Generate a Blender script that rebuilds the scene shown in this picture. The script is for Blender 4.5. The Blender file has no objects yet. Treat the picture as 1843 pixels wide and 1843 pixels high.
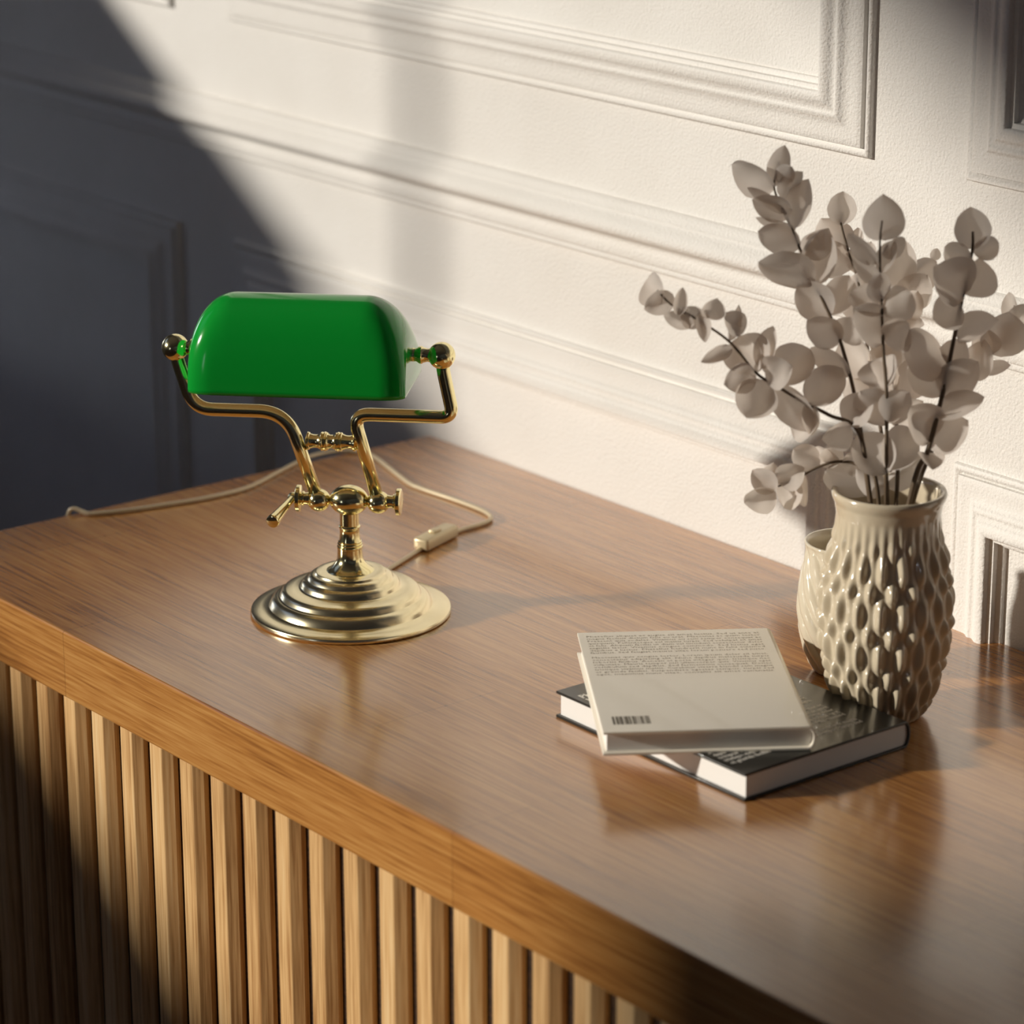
import bpy, bmesh, math, random
from mathutils import Vector, Matrix

scene = bpy.context.scene
COL = scene.collection
PI = math.pi

# ------------------------------------------------------------------ camera
cam = bpy.data.cameras.new('camera')
cam.sensor_width = 36.0
cam.lens = 36.0 * 5630.0 / 1843.0
cam.clip_start = 0.05
cam_ob = bpy.data.objects.new('camera', cam)
COL.objects.link(cam_ob)
Rm = ((0.6230045, -0.2373509, 0.7453388), (0.7822155, 0.1915803, -0.5928203), (-0.0020858, 0.9523453, 0.3050149))
cam_ob.matrix_world = Matrix(((*Rm[0], 2.2226925), (*Rm[1], -1.5779128), (*Rm[2], 1.8174993), (0, 0, 0, 1)))
cam.dof.use_dof = True
cam.dof.focus_distance = 2.76
cam.dof.aperture_fstop = 4.8
scene.camera = cam_ob

# ------------------------------------------------------------------ view
scene.view_settings.view_transform = 'Standard'
scene.view_settings.look = 'None'
scene.view_settings.exposure = 0.0
scene.view_settings.gamma = 1.0
scene.view_settings.use_curve_mapping = False
scene.cycles.use_denoising = True
scene.cycles.max_bounces = 10
scene.cycles.diffuse_bounces = 6

# ------------------------------------------------------------------ light: a low sun through the window, dim sky
world = bpy.data.worlds.new('sky')
scene.world = world
world.use_nodes = True
wn = world.node_tree
bg = wn.nodes['Background']
bg.inputs['Strength'].default_value = 1.0
# sky by elevation: a bright hazy horizon under a dimmer blue sky
w_tc = wn.nodes.new('ShaderNodeTexCoord')
w_sep = wn.nodes.new('ShaderNodeSeparateXYZ')
w_map = wn.nodes.new('ShaderNodeMapRange')
w_map.inputs['From Min'].default_value = -1.0
w_map.inputs['From Max'].default_value = 1.0
w_ramp = wn.nodes.new('ShaderNodeValToRGB')
els = w_ramp.color_ramp.elements
els[0].position = 0.0; els[0].color = (.12, .10, .08, 1)
els[1].position = 1.0; els[1].color = (.12, .17, .34, 1)
for pos, c in ((.46, (.12, .11, .09, 1)), (.475, (2.3, 2.5, 2.8, 1)), (.53, (2.4, 2.6, 3.0, 1)), (.556, (.22, .27, .42, 1))):
    q = els.new(pos); q.color = c
wn.links.new(w_tc.outputs['Generated'], w_sep.inputs[0])
wn.links.new(w_sep.outputs['Z'], w_map.inputs['Value'])
wn.links.new(w_map.outputs['Result'], w_ramp.inputs['Fac'])
wn.links.new(w_ramp.outputs['Color'], bg.inputs['Color'])

SUN_DIR = Vector((0.502, 0.865, -0.306)).normalized()
sun = bpy.data.lights.new('sun', 'SUN')
sun.energy = 3.45
sun.angle = math.radians(2.4)
sun.color = (1.0, 0.93, 0.82)
sun_ob = bpy.data.objects.new('sun', sun)
sun_ob.rotation_euler = SUN_DIR.to_track_quat('-Z', 'Y').to_euler()
sun_ob.location = (-4, -8, 4)
COL.objects.link(sun_ob)

WX = -1.7                       # plane of the window wall
WIN_Y0, WIN_Y1 = -4.40, -0.52   # opening of the window
WIN_Z0, WIN_Z1 = 1.654, 2.63
SIDE_Y0, SIDE_Y1, SIDE_Z0, SIDE_Z1 = -.20, .16, .75, 1.40       # small opening added in the same wall for bright reflections in the brass
FRONT_X0, FRONT_X1, FRONT_Z0, FRONT_Z1 = .85, 1.40, .55, 1.75   # unseen slot added behind the viewer for a front glint and fill on brass
FRONT_Y = -6.4


def portal(name, sx, sy, M):
    p = bpy.data.lights.new(name, 'AREA')
    p.shape = 'RECTANGLE'
    p.size, p.size_y = sx, sy
    p.cycles.is_portal = True
    o = bpy.data.objects.new(name, p)
    o.matrix_world = M
    COL.objects.link(o)


R_LEFT = Matrix(((0, 0, -1, 0), (1, 0, 0, 0), (0, 1, 0, 0), (0, 0, 0, 1)))
R_FRONT = Matrix(((-1, 0, 0, 0), (0, 0, -1, 0), (0, 1, 0, 0), (0, 0, 0, 1)))
portal('opening_portal', WIN_Y1 - WIN_Y0, WIN_Z1 - WIN_Z0, Matrix.Translation((WX - .05, (WIN_Y0 + WIN_Y1) / 2, (WIN_Z0 + WIN_Z1) / 2)) @ R_LEFT)
portal('opening_portal', SIDE_Y1 - SIDE_Y0, SIDE_Z1 - SIDE_Z0, Matrix.Translation((WX - .05, (SIDE_Y0 + SIDE_Y1) / 2, (SIDE_Z0 + SIDE_Z1) / 2)) @ R_LEFT)  # sky light through the added side opening
portal('opening_portal', FRONT_X1 - FRONT_X0, FRONT_Z1 - FRONT_Z0, Matrix.Translation(((FRONT_X0 + FRONT_X1) / 2, FRONT_Y - .05, (FRONT_Z0 + FRONT_Z1) / 2)) @ R_FRONT)  # sky light through the added front slot


# ------------------------------------------------------------------ helpers
def link_mesh(name, me, mat=None, parent=None, smooth=True, bevel=0.0, seg=2):
    o = bpy.data.objects.new(name, me)
    COL.objects.link(o)
    if mat is not None:
        me.materials.append(mat)
    if smooth:
        for p in me.polygons:
            p.use_smooth = True
    if bevel:
        m = o.modifiers.new('bevel', 'BEVEL')
        m.width = bevel
        m.segments = seg
        m.limit_method = 'ANGLE'
        m.angle_limit = math.radians(35)
        m.harden_normals = False
    if parent is not None:
        o.parent = parent
    return o


def from_bm(name, bm, mat=None, parent=None, smooth=True, bevel=0.0, seg=2, sharp=None):
    bmesh.ops.recalc_face_normals(bm, faces=bm.faces)
    me = bpy.data.meshes.new(name)
    bm.to_mesh(me)
    bm.free()
    o = link_mesh(name, me, mat, parent, smooth, bevel, seg)
    if sharp is not None:
        me.set_sharp_from_angle(angle=math.radians(sharp))
    return o


def thing(name, loc=(0, 0, 0), rz=0.0, label=None, cat=None, group=None):
    o = bpy.data.objects.new(name, None)
    o.empty_display_size = 0.05
    COL.objects.link(o)
    o.location = loc
    o.rotation_euler = (0, 0, rz)
    return tag(o, label, cat, group)


def tag(o, label=None, cat=None, group=None, kind=None):
    if label:
        o['label'] = label
    if cat:
        o['category'] = cat
    if group:
        o['group'] = group
    if kind:
        o['kind'] = kind
    return o


def box(bm, x0, x1, y0, y1, z0, z1, M=None):
    vs = [bm.verts.new((x, y, z)) for z in (z0, z1) for y in (y0, y1) for x in (x0, x1)]
    if M is not None:
        for v in vs:
            v.co = M @ v.co
    for f in ((0, 2, 3, 1), (4, 5, 7, 6), (0, 1, 5, 4), (2, 6, 7, 3), (0, 4, 6, 2), (1, 3, 7, 5)):
        bm.faces.new([vs[i] for i in f])
    return vs


def lathe(bm, prof, n=64, M=None, closed_ends=True):
    """prof: list of (r, z); rotates about Z"""
    rings = []
    for r, z in prof:
        if r < 1e-6:
            v = bm.verts.new((0, 0, z))
            rings.append([v])
        else:
            rings.append([bm.verts.new((r * math.cos(2 * PI * i / n), r * math.sin(2 * PI * i / n), z)) for i in range(n)])
    for a, b in zip(rings[:-1], rings[1:]):
        if len(a) == 1 and len(b) == 1:
            continue
        for i in range(n):
            j = (i + 1) % n
            if len(a) == 1:
                bm.faces.new((a[0], b[i], b[j]))
            elif len(b) == 1:
                bm.faces.new((a[i], b[0], a[j]))
            else:
                bm.faces.new((a[i], b[i], b[j], a[j]))
    if closed_ends:
        if len(rings[0]) > 1:
            bm.faces.new(list(reversed(rings[0])))
        if len(rings[-1]) > 1:
            bm.faces.new(rings[-1])
    if M is not None:
        for ring in rings:
            for v in ring:
                v.co = M @ v.co
    return rings


def spline(pts, per=8):
    """Catmull-Rom through pts"""
    P = [Vector(p) for p in pts]
    P = [P[0] * 2 - P[1]] + P + [P[-1] * 2 - P[-2]]
    out = []
    for i in range(1, len(P) - 2):
        p0, p1, p2, p3 = P[i - 1:i + 3]
        for k in range(per):
            t = k / per
            out.append(0.5 * ((2 * p1) + (p2 - p0) * t + (2 * p0 - 5 * p1 + 4 * p2 - p3) * t * t + (3 * p1 - p0 - 3 * p2 + p3) * t ** 3))
    out.append(P[-2])
    return out


def round_corners(pts, rad, per=8):
    """polyline with filleted corners; rad one number or one per corner"""
    P = [Vector(p) for p in pts]
    out = [P[0]]
    for i in range(1, len(P) - 1):
        r = rad[i - 1] if isinstance(rad, (list, tuple)) else rad
        a, b, c = P[i - 1], P[i], P[i + 1]
        d0 = min(r, (a - b).length * .49)
        d1 = min(r, (c - b).length * .49)
        s, e = b + (a - b).normalized() * d0, b + (c - b).normalized() * d1
        for k in range(per + 1):
            t = k / per
            out.append(s * (1 - t) ** 2 + b * 2 * t * (1 - t) + e * t * t)
    out.append(P[-1])
    return out


def tube(bm, pts, rad, n=14, cap=True):
    P = [Vector(p) for p in pts]
    rs = rad if isinstance(rad, (list, tuple)) else [rad] * len(P)
    T = []
    for i in range(len(P)):
        a, b = P[max(0, i - 1)], P[min(len(P) - 1, i + 1)]
        T.append((b - a).normalized())
    up = Vector((0, 0, 1)) if abs(T[0].z) < .9 else Vector((1, 0, 0))
    u = T[0].cross(up).normalized()
    rings = []
    for i, p in enumerate(P):
        if i:
            q = T[i - 1].rotation_difference(T[i])
            u = q @ u
        u = (u - T[i] * u.dot(T[i])).normalized()
        w = T[i].cross(u)
        rings.append([bm.verts.new(p + (u * math.cos(2 * PI * k / n) + w * math.sin(2 * PI * k / n)) * rs[i]) for k in range(n)])
    for a, b in zip(rings[:-1], rings[1:]):
        for k in range(n):
            j = (k + 1) % n
            bm.faces.new((a[k], a[j], b[j], b[k]))
    if cap:
        bm.faces.new(list(reversed(rings[0])))
        bm.faces.new(rings[-1])


def sphere(bm, c, rx, ry=None, rz=None, n=32):
    M = Matrix.Translation(c) @ Matrix.Diagonal((rx, ry or rx, rz or rx, 1))
    bmesh.ops.create_uvsphere(bm, u_segments=n, v_segments=n // 2, radius=1.0, matrix=M)


def axis_matrix(origin, direction):
    return Matrix.Translation(origin) @ Vector(direction).to_track_quat('Z', 'Y').to_matrix().to_4x4()


# ------------------------------------------------------------------ materials
def new_mat(name):
    m = bpy.data.materials.new(name)
    m.use_nodes = True
    nt = m.node_tree
    return m, nt, nt.nodes['Principled BSDF'], nt.nodes, nt.links


def simple_mat(name, col, rough=.5, metal=0.0, coat=0.0, spec=.5, noise=None):
    m, nt, b, N, L = new_mat(name)
    b.inputs['Base Color'].default_value = (*col, 1)
    b.inputs['Roughness'].default_value = rough
    b.inputs['Metallic'].default_value = metal
    b.inputs['Coat Weight'].default_value = coat
    b.inputs['Coat Roughness'].default_value = .03
    b.inputs['Specular IOR Level'].default_value = spec
    if noise:
        tc = N.new('ShaderNodeTexCoord')
        nz = N.new('ShaderNodeTexNoise')
        nz.inputs['Scale'].default_value = noise[0]
        nz.inputs['Detail'].default_value = 4
        L.new(tc.outputs['Object'], nz.inputs['Vector'])
        bp = N.new('ShaderNodeBump')
        bp.inputs['Strength'].default_value = noise[1]
        bp.inputs['Distance'].default_value = noise[2]
        L.new(nz.outputs['Fac'], bp.inputs['Height'])
        L.new(bp.outputs['Normal'], b.inputs['Normal'])
    return m


def plaster_mat():
    m, nt, b, N, L = new_mat('white_plaster')
    tc = N.new('ShaderNodeTexCoord')
    n1 = N.new('ShaderNodeTexNoise'); n1.inputs['Scale'].default_value = 380; n1.inputs['Detail'].default_value = 3
    n2 = N.new('ShaderNodeTexNoise'); n2.inputs['Scale'].default_value = 9; n2.inputs['Detail'].default_value = 3
    L.new(tc.outputs['Object'], n1.inputs['Vector'])
    L.new(tc.outputs['Object'], n2.inputs['Vector'])
    cr = N.new('ShaderNodeValToRGB')
    cr.color_ramp.elements[0].position = .3; cr.color_ramp.elements[0].color = (.80, .775, .735, 1)
    cr.color_ramp.elements[1].position = .7; cr.color_ramp.elements[1].color = (.84, .82, .785, 1)
    L.new(n2.outputs['Fac'], cr.inputs['Fac'])
    L.new(cr.outputs['Color'], b.inputs['Base Color'])
    b.inputs['Roughness'].default_value = .75
    b.inputs['Specular IOR Level'].default_value = .25
    bp = N.new('ShaderNodeBump'); bp.inputs['Strength'].default_value = .7; bp.inputs['Distance'].default_value = .0016
    L.new(n1.outputs['Fac'], bp.inputs['Height'])
    L.new(bp.outputs['Normal'], b.inputs['Normal'])
    return m


def wood_mat(name, dark, mid, light, axis='X', rough=.3, coat=0.0, boards=None, grain=1.0, streak=None, vary=0.0, bump=.15, amp=1.0):
    """procedural wood, grain running along the given object axis"""
    m, nt, b, N, L = new_mat(name)
    tc = N.new('ShaderNodeTexCoord')
    mp = N.new('ShaderNodeMapping')
    sc = {'X': (1.6, 26, 26), 'Z': (26, 26, 1.6)}[axis]
    mp.inputs['Scale'].default_value = [v * grain for v in sc]
    L.new(tc.outputs['Object'], mp.inputs['Vector'])
    src = mp.outputs['Vector']
    tone = None
    if boards:
        bt = N.new('ShaderNodeTexBrick')
        bt.inputs['Scale'].default_value = 1.0
        bt.inputs['Brick Width'].default_value = boards[0]
        bt.inputs['Row Height'].default_value = boards[1]
        bt.inputs['Mortar Size'].default_value = .0007
        bt.inputs['Mortar Smooth'].default_value = .2
        bt.offset = .37
        bt.inputs['Color1'].default_value = (0, 0, 0, 1)
        bt.inputs['Color2'].default_value = (1, 1, 1, 1)
        bt.inputs['Mortar'].default_value = (0.25, 0.25, 0.25, 1)
        mb = N.new('ShaderNodeMapping')
        mb.inputs['Location'].default_value = boards[2]
        L.new(tc.outputs['Object'], mb.inputs['Vector'])
        L.new(mb.outputs['Vector'], bt.inputs['Vector'])
        tone = bt.outputs['Color']
        va = N.new('ShaderNodeVectorMath'); va.operation = 'MULTIPLY_ADD'
        va.inputs[1].default_value = (7.0, 13.0, 5.0)
        L.new(bt.outputs['Color'], va.inputs[0])
        L.new(mp.outputs['Vector'], va.inputs[2])
        src = va.outputs[0]
    # growth rings
    n1 = N.new('ShaderNodeTexNoise'); n1.inputs['Scale'].default_value = 1.0; n1.inputs['Detail'].default_value = 5; n1.inputs['Roughness'].default_value = .55
    n1.inputs['Distortion'].default_value = .4
    L.new(src, n1.inputs['Vector'])
    wv = N.new('ShaderNodeMath'); wv.operation = 'MULTIPLY'; wv.inputs[1].default_value = 26.0
    L.new(n1.outputs['Fac'], wv.inputs[0])
    sn = N.new('ShaderNodeMath'); sn.operation = 'SINE'
    L.new(wv.outputs[0], sn.inputs[0])
    # pores
    m2 = N.new('ShaderNodeMapping')
    s2 = {'X': (22, 520, 520), 'Z': (520, 520, 22)}[axis]
    m2.inputs['Scale'].default_value = s2
    L.new(tc.outputs['Object'], m2.inputs['Vector'])
    n2 = N.new('ShaderNodeTexNoise'); n2.inputs['Scale'].default_value = 1.0; n2.inputs['Detail'].default_value = 2
    L.new(m2.outputs['Vector'], n2.inputs['Vector'])
    # wide tone
    m3 = N.new('ShaderNodeMapping')
    m3.inputs['Scale'].default_value = {'X': (1.1, 9, 9), 'Z': (9, 9, 1.1)}[axis]
    L.new(tc.outputs['Object'], m3.inputs['Vector'])
    n3 = N.new('ShaderNodeTexNoise'); n3.inputs['Scale'].default_value = 1.0; n3.inputs['Detail'].default_value = 3
    L.new(m3.outputs['Vector'], n3.inputs['Vector'])

    def madd(a, k, c):
        q = N.new('ShaderNodeMath'); q.operation = 'MULTIPLY_ADD'
        L.new(a, q.inputs[0]); q.inputs[1].default_value = k
        if isinstance(c, (int, float)):
            q.inputs[2].default_value = c
        else:
            L.new(c, q.inputs[2])
        return q.outputs[0]
    m4 = N.new('ShaderNodeMapping')
    m4.inputs['Scale'].default_value = {'X': (9, 330, 330), 'Z': (330, 330, 9)}[axis]
    L.new(tc.outputs['Object'], m4.inputs['Vector'])
    n4 = N.new('ShaderNodeTexNoise'); n4.inputs['Scale'].default_value = 1.0; n4.inputs['Detail'].default_value = 2
    L.new(m4.outputs['Vector'], n4.inputs['Vector'])
    f = madd(sn.outputs[0], .035, .12 - 1.15 * amp)
    f = madd(n4.outputs['Fac'], 1.5 * amp, f)
    f = madd(n2.outputs['Fac'], .8 * amp, f)
    # 0.12 is the centre left over once the averages of the layers are taken off
    f = madd(n3.outputs['Fac'], .7, f)
    if tone is not None:
        sep = N.new('ShaderNodeSeparateColor'); L.new(tone, sep.inputs[0])
        f = madd(sep.outputs[0], .07, f)
    if vary:
        oi = N.new('ShaderNodeAttribute'); oi.attribute_name = 'tone'
        f = madd(oi.outputs['Fac'], vary, f)
    cr = N.new('ShaderNodeValToRGB')
    e = cr.color_ramp.elements
    e[0].position = .18; e[0].color = (*dark, 1)
    e[1].position = .85; e[1].color = (*light, 1)
    x = e.new(.5); x.color = (*mid, 1)
    L.new(f, cr.inputs['Fac'])
    col = cr.outputs['Color']
    if boards:
        mx = N.new('ShaderNodeMix'); mx.data_type = 'RGBA'
        mx.inputs[7].default_value = (*[c * .55 for c in dark], 1)
        k = N.new('ShaderNodeMath'); k.operation = 'MULTIPLY'; k.inputs[1].default_value = .35
        L.new(bt.outputs['Fac'], k.inputs[0])
        L.new(k.outputs[0], mx.inputs[0]); L.new(col, mx.inputs[6])
        col = mx.outputs[2]
    L.new(col, b.inputs['Base Color'])
    b.inputs['Roughness'].default_value = rough
    b.inputs['Coat Weight'].default_value = coat
    b.inputs['Coat Roughness'].default_value = rough * .7
    b.inputs['Coat IOR'].default_value = 1.65
    bp = N.new('ShaderNodeBump'); bp.inputs['Strength'].default_value = bump; bp.inputs['Distance'].default_value = .0006
    L.new(n2.outputs['Fac'], bp.inputs['Height'])
    L.new(bp.outputs['Normal'], b.inputs['Normal'])
    return m


def leaf_mat():
    m, nt, b, N, L = new_mat('dried_leaf')
    tc = N.new('ShaderNodeTexCoord')
    nz = N.new('ShaderNodeTexNoise'); nz.inputs['Scale'].default_value = 30; nz.inputs['Detail'].default_value = 3
    L.new(tc.outputs['Object'], nz.inputs['Vector'])
    cr = N.new('ShaderNodeValToRGB')
    cr.color_ramp.elements[0].position = .3; cr.color_ramp.elements[0].color = (.74, .69, .64, 1)
    cr.color_ramp.elements[1].position = .7; cr.color_ramp.elements[1].color = (.85, .80, .76, 1)
    L.new(nz.outputs['Fac'], cr.inputs['Fac'])
    L.new(cr.outputs['Color'], b.inputs['Base Color'])
    b.inputs['Roughness'].default_value = .55
    b.inputs['Specular IOR Level'].default_value = .3
    tr = N.new('ShaderNodeBsdfTranslucent')
    tr.inputs['Color'].default_value = (.88, .79, .70, 1)
    ms = N.new('ShaderNodeMixShader'); ms.inputs[0].default_value = .5
    L.new(b.outputs[0], ms.inputs[1]); L.new(tr.outputs[0], ms.inputs[2])
    L.new(ms.outputs[0], N['Material Output'].inputs['Surface'])
    return m


M_PLASTER = plaster_mat()
M_PAINT = simple_mat('grey_room_paint', (.30, .31, .36), .8)
M_CEIL = simple_mat('ceiling_paint', (.66, .66, .70), .9)
M_FLOOR = wood_mat('oak_floor', (.10, .06, .035), (.17, .10, .06), (.24, .15, .09), 'X', .4, boards=(1.2, .14, (0, 0, 0)))
M_TOP = wood_mat('varnished_brown_wood', (.27, .100, .024), (.51, .222, .056), (.67, .345, .105), 'X', .24, coat=1.0, amp=.72, boards=(.58, .135, (.14, .2355, 0)))
M_SLAT = wood_mat('pale_slat_wood', (.42, .21, .075), (.76, .47, .21), (.90, .65, .35), 'Z', .45, grain=1.4, vary=.16, amp=.55)
M_SLAT.node_tree.nodes['Principled BSDF'].inputs['Specular IOR Level'].default_value = .2
M_BODY = wood_mat('dark_cabinet_wood', (.020, .009, .004), (.045, .020, .008), (.075, .035, .015), 'X', .5)
M_BRASS = simple_mat('polished_brass', (.98, .88, .50), .15, 1.0)
M_BRASS_SATIN = simple_mat('satin_brass', (.94, .84, .56), .22, 1.0)
M_GREEN = simple_mat('green_glass', (.006, .34, .035), .14, 0, coat=.25, spec=.35)
M_GREEN.node_tree.nodes['Principled BSDF'].inputs['Coat IOR'].default_value = 1.35
M_SHADE_IN = simple_mat('white_inner_glass', (.8, .8, .76), .3)
M_CORD = simple_mat('gold_cord', (.74, .62, .42), .35, .2)
M_SWITCH = simple_mat('gold_plastic', (.72, .60, .38), .3, .3)
M_CERAMIC = simple_mat('beige_glaze', (.66, .57, .42), .16, 0, coat=.6)
M_CERAMIC2 = simple_mat('cream_glaze', (.74, .66, .51), .14, 0, coat=.6)
M_LEAF = leaf_mat()
M_STEM = simple_mat('brown_stem', (.13, .088, .052), .6)
M_WHITE_COVER = simple_mat('ivory_book_cover', (.93, .87, .74), .32, coat=.25)
M_BLACK_COVER = simple_mat('black_book_cover', (.022, .022, .018), .3, coat=.3)
M_PAGES = simple_mat('white_pages', (.88, .86, .82), .8, noise=(900, .2, .0003))
M_INK_GREY = simple_mat('grey_print', (.42, .36, .28), .6)
M_INK_WHITE = simple_mat('white_print', (.80, .77, .70), .5)
M_BAR = simple_mat('barcode_print', (.13, .11, .075), .6)
M_WINDOW = simple_mat('window_paint', (.6, .6, .6), .5)

# ------------------------------------------------------------------ room
FX0, FX1, FY0, FY1, FZ = WX, 3.6, -6.4, 0.406, 2.95


def struct(o):
    o['kind'] = 'structure'
    return o


bm = bmesh.new(); box(bm, FX0 - .12, FX1 + .1, FY0 - .1, FY1 + .12, -.1, 0)
struct(from_bm('floor', bm, M_FLOOR, smooth=False))
bm = bmesh.new(); box(bm, FX0 - .12, FX1 + .1, FY0 - .1, FY1 + .12, FZ, FZ + .1)
struct(from_bm('ceiling', bm, M_CEIL, smooth=False))
bm = bmesh.new(); box(bm, FX0 - .12, FX1 + .1, FY1, FY1 + .12, 0, FZ)
struct(from_bm('wall_back', bm, M_PLASTER, smooth=False))
bm = bmesh.new()
box(bm, FX0 - .12, FRONT_X0, FY0 - .1, FY0, 0, FZ)
box(bm, FRONT_X1, FX1 + .1, FY0 - .1, FY0, 0, FZ)
box(bm, FRONT_X0, FRONT_X1, FY0 - .1, FY0, 0, FRONT_Z0)
box(bm, FRONT_X0, FRONT_X1, FY0 - .1, FY0, FRONT_Z1, FZ)
struct(from_bm('wall_front', bm, M_PAINT, smooth=False))
bm = bmesh.new(); box(bm, FX1, FX1 + .1, FY0, FY1, 0, FZ)
struct(from_bm('wall_right', bm, M_PAINT, smooth=False))
bm = bmesh.new()
box(bm, WX - .1, WX, FY0, SIDE_Y0, 0, WIN_Z0)
box(bm, WX - .1, WX, FY0, SIDE_Y0, WIN_Z1, FZ)
box(bm, WX - .1, WX, FY0, WIN_Y0, WIN_Z0, WIN_Z1)
box(bm, WX - .1, WX, WIN_Y1, SIDE_Y0, WIN_Z0, WIN_Z1)
box(bm, WX - .1, WX, SIDE_Y1, FY1, 0, FZ)
box(bm, WX - .1, WX, SIDE_Y0, SIDE_Y1, 0, SIDE_Z0)
box(bm, WX - .1, WX, SIDE_Y0, SIDE_Y1, SIDE_Z1, FZ)
struct(from_bm('wall_left', bm, M_PAINT, smooth=False))
# window frame with its one wide mullion (set inside the opening)
win = struct(thing('window_1', (WX - .05, 0, 0)))
bm = bmesh.new()
MULL = -1.87
box(bm, -.012, .012, MULL - .013, MULL + .013, WIN_Z0, WIN_Z1)
from_bm('mullion', bm, M_WINDOW, win, smooth=False, bevel=.004)


def molding(bm, path, prof, closed=True):
    """sweep a profile (w inward, h off the wall) round a rectangle in the plane y = FY1; path = corners (x, z)"""
    n = len(path)
    cx = sum(p[0] for p in path) / n
    cz = sum(p[1] for p in path) / n
    loops = []
    for w, h in prof:
        loops.append([bm.verts.new((x + (w if x < cx else -w), FY1 - h, z + (w if z < cz else -w))) for x, z in path])
    for a, b in zip(loops[:-1], loops[1:]):
        for i in range(n):
            j = (i + 1) % n
            bm.faces.new((a[i], a[j], b[j], b[i]))


def densify(prof, per=4, sharp=()):
    return prof


PANEL = [(0, -.002), (0, .0045), (.0012, .0060), (.0032, .0066), (.0052, .0058), (.0066, .0040), (.0086, .0036), (.0088, .0080), (.0105, .0088),
         (.0150, .0093), (.0200, .0094), (.0245, .0098), (.0280, .0112), (.0310, .0135), (.0335, .0150), (.0352, .0153), (.0366, .0146), (.0378, .0144),
         (.0400, .0150), (.0425, .0165), (.0450, .0184), (.0475, .0196), (.0505, .0200), (.0532, .0194), (.0545, .0180), (.0547, .0130),
         (.0590, .0122), (.0592, .0070), (.0625, .0055), (.0640, .0040), (.0640, -.002)]
upper = [(-.788, .2512), (.3707, 1.41), (-1.66, -.909)]
k = 0
for x0, x1 in upper:
    k += 1
    bm = bmesh.new()
    molding(bm, [(x0, 1.2615), (x1, 1.2615), (x1, 2.45), (x0, 2.45)], PANEL)
    struct(from_bm('trim_%d' % k, bm, M_PLASTER, sharp=42))
for x0, x1 in upper:
    k += 1
    bm = bmesh.new()
    molding(bm, [(x0, .22), (x1, .22), (x1, 1.0045), (x0, 1.0045)], PANEL)
    struct(from_bm('trim_%d' % k, bm, M_PLASTER, sharp=42))
# chair rail
RAIL = [(-.002, 0), (.006, .0003), (.0082, .0015), (.0088, .0040), (.0080, .0068), (.0092, .0078), (.0098, .0100), (.0104, .0150), (.0096, .0195), (.0088, .0225),
        (.0096, .0255), (.0130, .0285), (.0185, .0310), (.0222, .0340), (.0235, .0375), (.0230, .0415), (.0205, .0455), (.0165, .0490), (.0130, .0515),
        (.0122, .0530), (.0124, .0545), (.0104, .0560), (.0092, .0590), (.0070, .0620), (.0035, .0640), (-.002, .0645)]
bm = bmesh.new()
A = [bm.verts.new((FX0 + .001, FY1 - h, 1.1032 + z)) for h, z in RAIL]
B = [bm.verts.new((FX1 - .001, FY1 - h, 1.1032 + z)) for h, z in RAIL]
for i in range(len(RAIL) - 1):
    bm.faces.new((A[i], A[i + 1], B[i + 1], B[i]))
struct(from_bm('trim_%d' % (k + 1), bm, M_PLASTER, sharp=50))

# ------------------------------------------------------------------ sideboard
TZ = 0.85
sb = thing('sideboard', (0.6, .08, 0), 0, 'brown wooden sideboard with a varnished top and pale vertical slats on its front', 'sideboard')
OX, OY = 0.6, .08
X0, X1 = -.416, 1.62
# worktop, kept in world axes through the parent offset
bm = bmesh.new(); box(bm, X0 - OX, X1 - OX, -.2355 - OY, .4045 - OY, TZ - .0648, TZ)
from_bm('tabletop', bm, M_TOP, sb, smooth=False, bevel=.0022, seg=3)
bm = bmesh.new()
box(bm, X0 + .012 - OX, X1 - .012 - OX, -.2174 - OY, .38 - OY, .07, TZ - .0648)
box(bm, X0 + .05 - OX, X1 - .05 - OX, -.18 - OY, .36 - OY, .0, .07)
from_bm('cabinet_body', bm, M_BODY, sb, smooth=False)
bm = bmesh.new()
rnd = random.Random(4)
tones = []
i = -3
while True:
    x = -.2322 + .0490 * i
    if x + .019 > X1 - .015:
        break
    # front face, slanted flanks, straight sides behind
    sec = [(0, -.2300), (.0190, -.2300), (.0265, -.2218), (.0265, -.2172), (-.0075, -.2172), (-.0075, -.2218)]
    lo = [bm.verts.new((x + a - OX, c - OY, .075)) for a, c in sec]
    hi = [bm.verts.new((x + a - OX, c - OY, TZ - .0650)) for a, c in sec]
    bm.faces.new(list(reversed(lo))); bm.faces.new(hi)
    for q in range(6):
        bm.faces.new((lo[q], lo[(q + 1) % 6], hi[(q + 1) % 6], hi[q]))
    tones += [rnd.uniform(-.4, .6)] * 8
    i += 1
me_o = from_bm('slatted_front', bm, M_SLAT, sb, smooth=False, bevel=.0006, seg=1)
att = me_o.data.attributes.new('tone', 'FLOAT', 'FACE')
for q, t in enumerate(tones):
    att.data[q].value = t

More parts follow.
